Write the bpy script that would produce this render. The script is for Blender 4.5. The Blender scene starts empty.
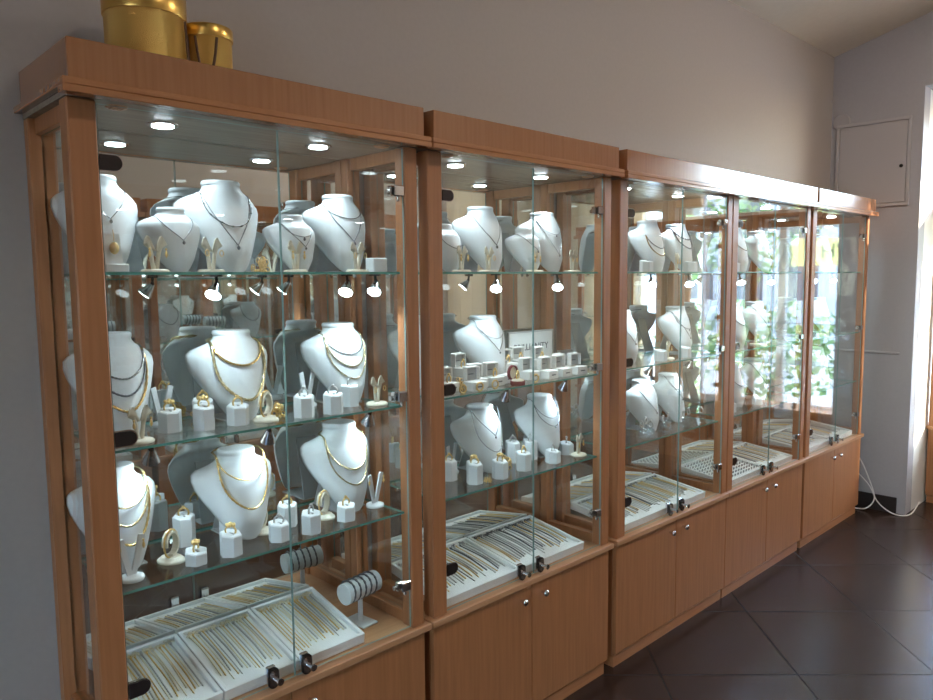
import bpy, math, random
from mathutils import Vector, Matrix
random.seed(7)
PI = math.pi
scn = bpy.context.scene
COL = scn.collection

# ------------------------------------------------------------------ camera, world, sun, exposure
CAM = Vector((1.904, -.4724, 1.5333)); YAW, PITCH, ROLL = .8001, -.0953, -.0098
fwd = Vector((-math.sin(YAW)*math.cos(PITCH), math.cos(YAW)*math.cos(PITCH), math.sin(PITCH)))
rt = fwd.cross(Vector((0, 0, 1))).normalized(); up = rt.cross(fwd)
rt2 = rt*math.cos(ROLL)+up*math.sin(ROLL); up2 = -rt*math.sin(ROLL)+up*math.cos(ROLL)
cd = bpy.data.cameras.new('camera'); cam = bpy.data.objects.new('camera', cd); COL.objects.link(cam)
m = Matrix((rt2, up2, -fwd)).transposed().to_4x4(); m.translation = CAM
cam.matrix_world = m
cd.sensor_width = 36; cd.lens = 741.256/933*36; cd.clip_start = .02; cd.clip_end = 200
scn.camera = cam
scn.view_settings.view_transform = 'Standard'; scn.view_settings.look = 'None'
scn.view_settings.gamma = 1; scn.view_settings.use_curve_mapping = False
scn.view_settings.exposure = 0.9
scn.cycles.use_denoising = True
scn.cycles.transparent_max_bounces = 40
scn.cycles.max_bounces = 12; scn.cycles.glossy_bounces = 8; scn.cycles.diffuse_bounces = 4
scn.cycles.sample_clamp_indirect = 3
scn.cycles.caustics_reflective = True; scn.cycles.caustics_refractive = False

SUN_DIR = Vector((.80, .54, .27)).normalized()      # towards the sun
w = bpy.data.worlds.new('world'); scn.world = w; w.use_nodes = True
nt = w.node_tree; bg = nt.nodes['Background']
sky = nt.nodes.new('ShaderNodeTexSky'); sky.sky_type = 'NISHITA'; sky.sun_disc = False
sky.sun_elevation = .75; sky.sun_rotation = math.atan2(SUN_DIR.x, SUN_DIR.y)
sky.air_density = 1.0; sky.dust_density = 1.0; sky.ozone_density = 2.0
nt.links.new(sky.outputs[0], bg.inputs[0]); bg.inputs[1].default_value = 2.5
sd = bpy.data.lights.new('sun', 'SUN'); sd.energy = 15; sd.angle = .009; sd.color = (1, .84, .62)
so = bpy.data.objects.new('sun', sd); COL.objects.link(so)
so.rotation_euler = (-SUN_DIR).to_track_quat('-Z', 'Y').to_euler()

# ------------------------------------------------------------------ materials
def mat(name, col=(.8,.8,.8), rough=.5, metal=0, spec=.5, emit=None, es=0):
    m = bpy.data.materials.new(name); m.use_nodes = True
    b = m.node_tree.nodes['Principled BSDF']
    b.inputs['Base Color'].default_value = (*col, 1); b.inputs['Roughness'].default_value = rough
    b.inputs['Metallic'].default_value = metal; b.inputs['Specular IOR Level'].default_value = spec
    if emit: b.inputs['Emission Color'].default_value = (*emit, 1); b.inputs['Emission Strength'].default_value = es
    return m
def nz(m, scale, c1, c2, detail=4, stretch=None, rough=None, bump=0, coord='Object'):
    N = m.node_tree.nodes; L = m.node_tree.links; b = N['Principled BSDF']
    tc = N.new('ShaderNodeTexCoord'); mp = N.new('ShaderNodeMapping'); L.new(tc.outputs[coord], mp.inputs[0])
    if stretch: mp.inputs['Scale'].default_value = stretch
    n = N.new('ShaderNodeTexNoise'); n.inputs['Scale'].default_value = scale; n.inputs['Detail'].default_value = detail
    L.new(mp.outputs[0], n.inputs[0])
    r = N.new('ShaderNodeValToRGB'); r.color_ramp.elements[0].color = (*c1, 1); r.color_ramp.elements[1].color = (*c2, 1)
    r.color_ramp.elements[0].position = .3; r.color_ramp.elements[1].position = .7
    L.new(n.outputs[0], r.inputs[0]); L.new(r.outputs[0], b.inputs['Base Color'])
    if bump:
        bp = N.new('ShaderNodeBump'); bp.inputs['Strength'].default_value = bump; bp.inputs['Distance'].default_value = .002
        L.new(n.outputs[0], bp.inputs['Height']); L.new(bp.outputs[0], b.inputs['Normal'])
    return m
def glassmat(name, tint=(.97,.99,.98), ior=1.5, rough=0.0):
    m = bpy.data.materials.new(name); m.use_nodes = True; N = m.node_tree.nodes; L = m.node_tree.links
    N.remove(N['Principled BSDF']); out = N['Material Output']
    t = N.new('ShaderNodeBsdfTransparent'); t.inputs[0].default_value = (*tint, 1)
    g = N.new('ShaderNodeBsdfGlossy'); g.inputs['Roughness'].default_value = rough; g.inputs[0].default_value = (1,1,1,1)
    f = N.new('ShaderNodeFresnel'); 
    ge = N.new('ShaderNodeNewGeometry'); mr = N.new('ShaderNodeMapRange'); L.new(ge.outputs['Backfacing'], mr.inputs[0])
    mr.inputs[3].default_value = ior; mr.inputs[4].default_value = 1/ior; L.new(mr.outputs[0], f.inputs[0])
    x = N.new('ShaderNodeMixShader'); L.new(f.outputs[0], x.inputs[0]); L.new(t.outputs[0], x.inputs[1]); L.new(g.outputs[0], x.inputs[2])
    L.new(x.outputs[0], out.inputs[0]); return m
def woodmat(name, a, b_, rough=.42, axis='z', spec=.5):
    st = {'z': (26, 26, 1.3), 'y': (26, 1.3, 26), 'x': (1.3, 26, 26)}[axis]
    m = nz(mat(name, a, rough, 0, spec), 3.2, a, b_, 6, st, bump=.04)
    return m
WOOD = woodmat('beech_veneer', (.32,.128,.048), (.40,.165,.066))
WOODH = woodmat('beech_veneer_horizontal', (.36,.145,.055), (.44,.185,.075), axis='y')
CROWN = woodmat('lacquered_crown_veneer', (.31,.128,.05), (.37,.16,.068), rough=.20, spec=.7)
CROWNH = woodmat('lacquered_crown_trim', (.36,.145,.055), (.44,.185,.075), rough=.20, axis='y', spec=.7)
LEDGE = woodmat('beech_shelf_board', (.42,.21,.10), (.50,.27,.14), axis='y')
TOPP = woodmat('pale_cabinet_ceiling_laminate', (.24,.20,.155), (.31,.265,.21), rough=.22, axis='y')
DARK = mat('dark_gap', (.03,.02,.015), .7)
GLASS = glassmat('clear_glass', (.985,.993,.99))
SGLASS = glassmat('shelf_glass', (.94,.975,.967))
EDGE = mat('green_glass_edge', (.10,.30,.26), .15)
DEDGE = mat('door_glass_edge', (.25,.38,.36), .2)
MIRROR = mat('mirror', (.86,.88,.87), .015, 1)
CHROME = mat('chrome', (.75,.75,.76), .12, 1)
BLACK = mat('black_plastic', (.012,.012,.013), .25)
DKCHR = mat('dark_chrome', (.06,.05,.05), .15, .6)
WHITE = nz(mat('white_leatherette', (.72,.76,.78), .42), 120, (.73,.77,.79), (.69,.73,.75), bump=.08)
GREYV = mat('grey_velvet', (.45,.47,.48), .9)
IVORY = mat('ivory_velvet', (.72,.68,.56), .75)
CARD = mat('white_card', (.80,.80,.78), .55)
GOLD = nz(mat('gold', (.80,.52,.18), .28, .8), 300, (.92,.68,.30), (.78,.54,.22))
PGOLD = mat('pale_gold', (.90,.83,.64), .3, .45)
TRAYW = mat('white_tray_board', (.86,.88,.88), .5)
SILV = mat('silver', (.55,.56,.55), .3, .6)
NGOLD = mat('necklace_gold', (.66,.45,.17), .25, .9)
NPGOLD = mat('necklace_pale_gold', (.62,.52,.30), .25, .85)
NSILV = mat('necklace_silver', (.34,.36,.37), .25, .8)
DSILV = mat('dark_silver', (.16,.17,.19), .35, .8)
RED = mat('dark_red_velvet', (.16,.01,.02), .7)
LAMP = mat('lamp_disc', (1,1,1), .5, emit=(.80,.95,1), es=28)
INK = mat('dark_grey_ink', (.05,.06,.07), .6)
CRYS = glassmat('clear_plastic', (.93,.95,.96), 1.6, .08)
FOIL = mat('gold_foil_card', (.86,.57,.17), .33, 1)
N = FOIL.node_tree.nodes; L = FOIL.node_tree.links
vo = N.new('ShaderNodeTexVoronoi'); vo.inputs['Scale'].default_value = 130
bp = N.new('ShaderNodeBump'); bp.inputs['Strength'].default_value = .6; bp.inputs['Distance'].default_value = .003
L.new(vo.outputs['Distance'], bp.inputs['Height']); L.new(bp.outputs[0], N['Principled BSDF'].inputs['Normal'])
FOILD = mat('gold_foil_lid', (.80,.52,.15), .30, 1)
CORD = mat('brown_cord', (.12,.06,.03), .7)
WALL = nz(mat('grey_mauve_paint', (.38,.34,.315), .6), 60, (.385,.343,.318), (.37,.332,.308), bump=.03)
WALLF = nz(mat('cool_grey_paint', (.40,.39,.41), .6), 60, (.40,.39,.41), (.385,.375,.395), bump=.03)
REVEAL = mat('white_plaster', (.80,.79,.76), .7)
CEIL = nz(mat('cream_ceiling_paint', (.78,.74,.66), .8), 30, (.78,.74,.66), (.75,.71,.63))
SKIRT = mat('dark_skirting_tile', (.025,.02,.02), .3)
CABLE = mat('white_cable', (.78,.76,.74), .5)
PANEL = mat('grey_painted_metal', (.44,.42,.43), .45)

for q_ in (CROWN, CROWNH):
    q_.node_tree.nodes['Principled BSDF'].inputs['Coat Weight'].default_value = .7; q_.node_tree.nodes['Principled BSDF'].inputs['Coat Roughness'].default_value = .12
def floormat():
    m = mat('dark_brown_floor_tile', (.05,.03,.025), .3, 0, .30); N = m.node_tree.nodes; L = m.node_tree.links; b = N['Principled BSDF']
    tc = N.new('ShaderNodeTexCoord'); sp = N.new('ShaderNodeSeparateXYZ'); L.new(tc.outputs['Object'], sp.inputs[0])
    def M(op, a, bb=None, c=None):
        n = N.new('ShaderNodeMath'); n.operation = op
        for i, v in enumerate((a, bb, c)):
            if v is None: continue
            if isinstance(v, (int, float)): n.inputs[i].default_value = v
            else: L.new(v, n.inputs[i])
        return n.outputs[0]
    s = M('ADD', sp.outputs[0], sp.outputs[1]); d = M('SUBTRACT', sp.outputs[0], sp.outputs[1])
    a1 = M('DIVIDE', M('SUBTRACT', s, 3.168), .748); a2 = M('DIVIDE', M('SUBTRACT', d, -2.285), .775)
    def line(a): return M('ABSOLUTE', M('SUBTRACT', a, M('ROUND', a)))
    g = M('LESS_THAN', M('MINIMUM', line(a1), line(a2)), .0062)
    n = N.new('ShaderNodeTexNoise'); n.inputs['Scale'].default_value = 5; n.inputs['Detail'].default_value = 2; L.new(tc.outputs['Object'], n.inputs[0])
    r = N.new('ShaderNodeValToRGB'); r.color_ramp.elements[0].color = (.024,.0155,.0125,1); r.color_ramp.elements[1].color = (.0245,.016,.013,1)
    r.color_ramp.elements[0].position = .35; r.color_ramp.elements[1].position = .7; L.new(n.outputs[0], r.inputs[0])
    mx = N.new('ShaderNodeMix'); mx.data_type = 'RGBA'; L.new(g, mx.inputs[0]); mx.inputs[6].default_value = (.034,.0195,.0145,1); mx.inputs[7].default_value = (.004,.003,.003,1)
    L.new(mx.outputs[2], b.inputs['Base Color'])
    n2 = N.new('ShaderNodeTexNoise'); n2.inputs['Scale'].default_value = 28; n2.inputs['Detail'].default_value = 4; L.new(tc.outputs['Object'], n2.inputs[0])
    h = M('SUBTRACT', n2.outputs[0], M('MULTIPLY', g, 3.0))
    bp = N.new('ShaderNodeBump'); bp.inputs['Strength'].default_value = .10; bp.inputs['Distance'].default_value = .002
    L.new(h, bp.inputs['Height']); L.new(bp.outputs[0], b.inputs['Normal'])
    L.new(M('ADD', M('MULTIPLY', g, .4), .27), b.inputs['Roughness'])
    return m
FLOOR = floormat()

# ------------------------------------------------------------------ mesh builder
class MB:
    def __init__(s): s.v = []; s.f = []; s.mi = []; s.sm = []
    def add(s, V, F, mi=0, smooth=False):
        o = len(s.v); s.v += [tuple(p) for p in V]
        for f in F: s.f.append([i+o for i in f]); s.mi.append(mi); s.sm.append(smooth)
        return s
    def box(s, x0, x1, y0, y1, z0, z1, b=0, mi=0):
        if b <= 0:
            V = [(x, y, z) for x in (x0, x1) for y in (y0, y1) for z in (z0, z1)]
            return s.add(V, [(0,1,3,2),(4,6,7,5),(0,4,5,1),(2,3,7,6),(0,2,6,4),(1,5,7,3)], mi)
        b = min(b, (x1-x0)/2.01, (y1-y0)/2.01, (z1-z0)/2.01)
        V = []; idx = {}
        for i in (0, 1):
            for j in (0, 1):
                for k in (0, 1):
                    X, Y, Z = (x0, x1)[i], (y0, y1)[j], (z0, z1)[k]; sx, sy, sz = (b, -b)[i], (b, -b)[j], (b, -b)[k]
                    idx[i,j,k,0] = len(V); V.append((X, Y+sy, Z+sz))
                    idx[i,j,k,1] = len(V); V.append((X+sx, Y, Z+sz))
                    idx[i,j,k,2] = len(V); V.append((X+sx, Y+sy, Z))
        F = []
        for i in (0, 1):
            q = [idx[i,0,0,0], idx[i,1,0,0], idx[i,1,1,0], idx[i,0,1,0]]; F.append(q if i else q[::-1])
            q = [idx[0,i,0,1], idx[0,i,1,1], idx[1,i,1,1], idx[1,i,0,1]]; F.append(q if i else q[::-1])
            q = [idx[0,0,i,2], idx[1,0,i,2], idx[1,1,i,2], idx[0,1,i,2]]; F.append(q if i else q[::-1])
        for a in (0, 1):
            for c in (0, 1):
                q = [idx[a,c,0,0], idx[a,c,0,1], idx[a,c,1,1], idx[a,c,1,0]]; F.append(q if (a == c) else q[::-1])
                q = [idx[a,0,c,0], idx[a,1,c,0], idx[a,1,c,2], idx[a,0,c,2]]; F.append(q if (a == c) else q[::-1])
                q = [idx[0,a,c,1], idx[0,a,c,2], idx[1,a,c,2], idx[1,a,c,1]]; F.append(q if (a == c) else q[::-1])
                for k in (0, 1):
                    q = [idx[a,c,k,0], idx[a,c,k,1], idx[a,c,k,2]]; F.append(q if (a+c+k) % 2 else q[::-1])
        return s.add(V, F, mi)
    def cyl(s, p0, p1, r0, r1=None, n=12, mi=0, smooth=True, caps=True):
        r1 = r0 if r1 is None else r1; p0 = Vector(p0); p1 = Vector(p1); d = (p1-p0).normalized()
        a = d.cross(Vector((0,0,1)) if abs(d.z) < .9 else Vector((1,0,0))).normalized(); b = d.cross(a)
        V = [];
        for p, r in ((p0, r0), (p1, r1)):
            for i in range(n): t = 2*PI*i/n; V.append(p+a*r*math.cos(t)+b*r*math.sin(t))
        s.add(V, [(i, (i+1) % n, n+(i+1) % n, n+i) for i in range(n)], mi, smooth)
        if caps: s.add(V, [tuple(range(n))[::-1], tuple(range(n, 2*n))], mi)
        return s
    def lathe(s, prof, c=(0,0,0), n=20, mi=0, sy=1, smooth=True):
        V = []; k = len(prof)
        for r, z in prof:
            for i in range(n): t = 2*PI*i/n; V.append((c[0]+r*math.cos(t), c[1]+r*sy*math.sin(t), c[2]+z))
        F = [(j*n+i, j*n+(i+1) % n, (j+1)*n+(i+1) % n, (j+1)*n+i) for j in range(k-1) for i in range(n)]
        s.add(V, F, mi, smooth)
        s.add(V[:n]+V[-n:], [tuple(range(n))[::-1], tuple(range(n, 2*n))], mi); return s
    def prism(s, pts, z0, z1, mi=0):
        n = len(pts); V = [(x, y, z0) for x, y in pts]+[(x, y, z1) for x, y in pts]
        return s.add(V, [tuple(range(n))[::-1], tuple(range(n, 2*n))]+[(i, (i+1) % n, n+(i+1) % n, n+i) for i in range(n)], mi)
    def tube(s, P, r, n=6, closed=False, mi=0, twist=0):
        P = [Vector(p) for p in P]; k = len(P); V = []; a = None
        for i in range(k):
            d = (P[(i+1) % k]-P[i-1]) if closed else (P[min(i+1, k-1)]-P[max(i-1, 0)])
            if d.length < 1e-9: d = Vector((0,0,1))
            d.normalize()
            if a is None: a = d.cross(Vector((0,0,1)) if abs(d.z) < .9 else Vector((1,0,0)))
            a = (a-d*a.dot(d)).normalized(); b = d.cross(a)
            rr = (r[i] if isinstance(r, (list, tuple)) else r)*(1+(.35 if i % 2 else -.15)*twist)
            for j in range(n): t = 2*PI*j/n; V.append(P[i]+a*rr*math.cos(t)+b*rr*math.sin(t))
        m = k if closed else k-1
        s.add(V, [(i*n+j, i*n+(j+1) % n, ((i+1) % k)*n+(j+1) % n, ((i+1) % k)*n+j) for i in range(m) for j in range(n)], mi, True)
        if not closed: s.add(V[:n]+V[-n:], [tuple(range(n))[::-1], tuple(range(n, 2*n))], mi)
        return s
    def ball(s, c, r, n=8, mi=0, sz=1):
        return s.lathe([(max(r*math.sin(PI*i/n), 1e-5), -r*sz*math.cos(PI*i/n)) for i in range(n+1)], c, n+2, mi)
    def build(s, name, mats, parent=None):
        me = bpy.data.meshes.new(name); me.from_pydata(s.v, [], s.f)
        for q in (mats if isinstance(mats, (list, tuple)) else [mats]): me.materials.append(q)
        me.polygons.foreach_set('material_index', s.mi); me.polygons.foreach_set('use_smooth', s.sm); me.update()
        o = bpy.data.objects.new(name, me); COL.objects.link(o)
        if parent: o.parent = parent
        return o
def tag(o, label=None, cat=None, group=None, kind=None):
    if label: o['label'] = label
    if cat: o['category'] = cat
    if group: o['group'] = group
    if kind: o['kind'] = kind
    return o
def empty(name, loc=(0,0,0), rz=0, label=None, cat=None, group=None):
    o = bpy.data.objects.new(name, None); o.empty_display_size = .05; COL.objects.link(o)
    o.location = loc; o.rotation_euler = (0, 0, rz); return tag(o, label, cat, group)
KIDS = {}
def copy_tree(o, parent=None):
    c = o.copy(); COL.objects.link(c)
    if parent: c.parent = parent
    for ch in list(o.children): copy_tree(ch, c)
    return c
PROTO = {}
def inst(key, maker, loc, rz=0, label=None, cat=None, group=None, tilt=None):
    if key in PROTO: o = copy_tree(PROTO[key])
    else: o = maker(); PROTO[key] = o
    o.location = loc; o.rotation_euler = tilt if tilt else (0, 0, rz)
    for k in ('label', 'category', 'group'):
        if k in o: del o[k]
    return tag(o, label, cat, group)
def struct(name, mb, m): return tag(mb.build(name, m), kind='structure')
def textmesh(body, size, m, name, depth=.0006, sx=1):
    cu = bpy.data.curves.new(name, 'FONT'); cu.body = body; cu.size = size; cu.extrude = depth; cu.align_x = 'CENTER'; cu.align_y = 'CENTER'
    t = bpy.data.objects.new(name, cu); COL.objects.link(t)
    dg = bpy.context.evaluated_depsgraph_get(); me = bpy.data.meshes.new_from_object(t.evaluated_get(dg))
    bpy.data.objects.remove(t); me.materials.clear(); me.materials.append(m)
    o = bpy.data.objects.new(name, me); COL.objects.link(o); return o

# ------------------------------------------------------------------ room shell
YF, YW, XR, YB, XO, ZO = 4.76, 5.60, 3.35, -3.2, .535, 2.675
def zc(x): return 2.955+.27*x if x <= 2.0 else 3.495-.27*(x-2.0)
struct('floor', MB().box(-.1, XR+.1, YB-.1, YW+.1, -.1, 0), FLOOR)
fl = None
def slab(x0, x1):
    return MB().add([(x0,YB-.1,zc(x0)),(x1,YB-.1,zc(x1)),(x1,YW+.1,zc(x1)),(x0,YW+.1,zc(x0)),
                     (x0,YB-.1,zc(x0)+.1),(x1,YB-.1,zc(x1)+.1),(x1,YW+.1,zc(x1)+.1),(x0,YW+.1,zc(x0)+.1)],
                    [(0,3,2,1),(4,5,6,7),(0,1,5,4),(2,3,7,6),(1,2,6,5),(0,4,7,3)])
mb = slab(0, 2.0); mb2 = slab(2.0, XR+.1); mb.add(mb2.v, mb2.f)
struct('ceiling', mb, CEIL)
struct('wall_left', MB().box(-.1, 0, YB-.1, YW+.1, 0, 3.1), WALL)
mb = MB().box(0, XO, YF, YF+.12, 0, ZO)
def gable(mb, x0, x1, y0, y1, z0):
    xs = [x0]+([2.0] if x0 < 2 < x1 else [])+[x1]
    for a, b in zip(xs, xs[1:]):
        mb.add([(a,y0,z0),(b,y0,z0),(b,y1,z0),(a,y1,z0),(a,y0,zc(a)),(b,y0,zc(b)),(b,y1,zc(b)),(a,y1,zc(a))],
               [(0,3,2,1),(4,5,6,7),(0,1,5,4),(2,3,7,6),(1,2,6,5),(0,4,7,3)])
    return mb
gable(mb, 0, XR, YF, YF+.12, ZO)
struct('wall_far', mb, WALLF)
struct('wall_reveal', MB().box(XO-.12, XO, YF+.121, YW, 0, ZO-.001, 0), REVEAL)
mb = MB(); gable(mb, 0, XR, YW, YW+.12, 2.62); mb.box(0, XO, YW, YW+.12, 0, 2.62); mb.box(XO, 2.75, YW, YW+.12, 0, .10)
mb.box(2.75, XR, YW, YW+.12, 0, 2.62)
struct('wall_window_side', mb, WALL)
# right wall with an unseen window added for fill near the facing cabinets' end
mb = MB(); R0, R1 = 4.45, 5.4
mb.box(XR, XR+.1, YB-.1, R0, 0, 3.3); mb.box(XR, XR+.1, R1, YW+.1, 0, 3.3); mb.box(XR, XR+.1, R0, R1, 0, .5); mb.box(XR, XR+.1, R0, R1, 2.5, 3.3)
struct('wall_right', mb, WALL)
mb = MB(); gable(mb, 0, 1.9, YB-.1, YB, 0); gable(mb, 2.9, XR, YB-.1, YB, 0); gable(mb, 1.9, 2.9, YB-.1, YB, 2.2)
struct('wall_back', mb, WALL)
struct('baseboard_far', MB().box(.0, XO-.05, YF-.012, YF, 0, .105, .003), SKIRT)
struct('baseboard_left', MB().box(0, .012, YB, -.03, 0, .105, .003), SKIRT)

def window(n, axis, a0, a1, z0, z1, plane, mull, transom=None):
    r = empty('window_%d' % n, (0, 0, 0)); tag(r, kind='structure')
    mb = MB(); T = .05
    def bx(p0, p1, q0, q1, th=.06):
        if axis == 'x': mb.box(p0, p1, plane+.03, plane+.03+th, q0, q1, .004)
        else: mb.box(plane+.03, plane+.03+th, p0, p1, q0, q1, .004)
    bx(a0, a0+T, z0, z1); bx(a1-T, a1, z0, z1); bx(a0+T, a1-T, z0, z0+T); bx(a0+T, a1-T, z1-T, z1)
    for mm in mull: bx(mm-.03, mm+.03, z0+T, z1-T)
    if transom: bx(a0+T, a1-T, transom-.02, transom+.02, .05)
    mb.build('window_frame', REVEAL, r)
    g = MB()
    if axis == 'x': g.box(a0+T, a1-T, plane+.055, plane+.061, z0+T, z1-T)
    else: g.box(plane+.055, plane+.061, a0+T, a1-T, z0+T, z1-T)
    g.build('window_pane', GLASS, r); return r
W1 = window(1, 'x', XO, 2.75, .10, 2.62, YW, [1.27, 2.0], 2.05)
FILL_W3 = window(2, 'x', 1.9, 2.9, 0.0, 2.2, YB-.12, [])  # unseen back-wall window, added as fill from behind the camera
FILL_W2 = window(3, 'y', R0, R1, .5, 2.5, XR, [4.9])  # unseen side window, added for ambient light
def translucent(name, col, f=.5):
    m = mat(name, col, .6); N = m.node_tree.nodes; L = m.node_tree.links
    t = N.new('ShaderNodeBsdfTranslucent'); t.inputs[0].default_value = (*col, 1); x = N.new('ShaderNodeMixShader'); x.inputs[0].default_value = f
    L.new(N['Principled BSDF'].outputs[0], x.inputs[1]); L.new(t.outputs[0], x.inputs[2]); L.new(x.outputs[0], N['Material Output'].inputs[0]); return m
# lettering film on the window, readable from the street
t = textmesh("H'E", .16, mat('green_film', (.01,.30,.17), .5), 'window_lettering', .0008)
t.rotation_euler = (PI/2, 0, PI); t.location = (.87, YW+.0613, 1.72); t.parent = W1
ban = MB().box(.59, 1.22, YW+.0625, YW+.064, 1.61, 1.83).build('banner_film', translucent('yellow_white_film', (.90,.90,.62), .7), W1)
# paper notice on the window
tag(MB().box(.60, .80, YW+.050, YW+.0545, 1.38, 1.54).build('paper_notice', mat('grey_brown_paper', (.32,.27,.24), .8)),
    'grey-brown paper notice stuck on the shop window beside the far cabinet', 'notice')

BLIND = bpy.data.materials.new('cream_blind_fabric'); BLIND.use_nodes = True; N = BLIND.node_tree.nodes; L = BLIND.node_tree.links
N['Principled BSDF'].inputs['Base Color'].default_value = (.72,.66,.54,1); N['Principled BSDF'].inputs['Roughness'].default_value = .9
tr_ = N.new('ShaderNodeBsdfTranslucent'); tr_.inputs[0].default_value = (.60,.52,.40,1); mx = N.new('ShaderNodeMixShader'); mx.inputs[0].default_value = .35
L.new(N['Principled BSDF'].outputs[0], mx.inputs[1]); L.new(tr_.outputs[0], mx.inputs[2]); L.new(mx.outputs[0], N['Material Output'].inputs[0])
def blind(loc, rz, wd, drop, label):
    r = empty('vertical_blind', loc, rz, label, 'blind', 'cream vertical blinds')
    MB().box(-.02, .02, -wd/2-.03, wd/2+.03, -.02, .02, .003).build('head_rail', REVEAL, r)
    k = 0; y = -wd/2+.03
    while y < wd/2+.03:
        q = .004 if k % 2 else -.004; k += 1
        MB().box(q-.001, q+.001, y-.047, y+.047, -drop, -.02).build('slat', BLIND, r); y += .082
blind((XR-.06, (R0+R1)/2, 2.56), 0, R1-R0+.24, 2.1, 'cream vertical slat blind hanging in front of the side window')
blind((2.40, YW-.04, 2.60), PI/2, .76, 2.45, 'cream vertical slat blind over the right part of the far shop window')
# access panel and covers on the far wall
r = empty('access_panel', (.26, YF, 2.24), 0, 'grey painted access panel with a keyhole high on the far wall', 'access panel')
mb = MB(); mb.box(-.225, .215, -.012, 0, -.275, -.255, .002); mb.box(-.225, .215, -.012, 0, .25, .27, .002)
mb.box(-.225, -.205, -.012, 0, -.255, .25, .002); mb.box(.195, .215, -.012, 0, -.255, .25, .002); mb.build('frame', PANEL, r)
MB().box(-.202, .192, -.009, -.001, -.252, .247, .002).build('door', PANEL, r)
MB().cyl((.165, -.0095, -.03), (.165, -.013, -.03), .011, n=14).build('keyhole', BLACK, r)
tag(MB().lathe([(.055,0),(.055,.006),(.05,.009)], n=28).build('round_wall_cover', WALLF), 'round grey cover plate in the corner above the access panel', 'cover plate')
o = COL.objects[-1] if False else bpy.data.objects['round_wall_cover']; o.location = (.03+.03, YF, 2.53); o.rotation_euler = (PI/2, 0, 0)
struct('trim_1', MB().box(.03, .46, YF-.006, YF, 1.03, 1.045, .002), WALLF)

def cable(name, pts, label, r=.004):
    P = []
    pts = [Vector(p) for p in pts]
    for i in range(len(pts)-1):
        p0 = pts[max(i-1, 0)]; p1 = pts[i]; p2 = pts[i+1]; p3 = pts[min(i+2, len(pts)-1)]
        for k in range(8):
            t = k/8; P.append(.5*((2*p1)+(-p0+p2)*t+(2*p0-5*p1+4*p2-p3)*t*t+(-p0+3*p1-3*p2+p3)*t**3))
    P.append(pts[-1]); tag(MB().tube(P, r, 6).build(name, CABLE), label, 'cable')
cable('cable', [(.20,4.62,.44),(.27,4.70,.34),(.33,4.72,.20),(.37,4.70,.09),(.33,4.68,.02),(.25,4.67,.006),(.2,4.64,.006)], 'white cable looping from farthest cabinet down to floor by far wall')
cable('cable', [(.22,4.66,.30),(.32,4.73,.17),(.38,4.72,.07),(.45,4.71,.02),(.52,4.71,.006),(.56,4.80,.006),(.565,4.95,.05)], 'white cable running along the skirting towards the window corner')

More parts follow.
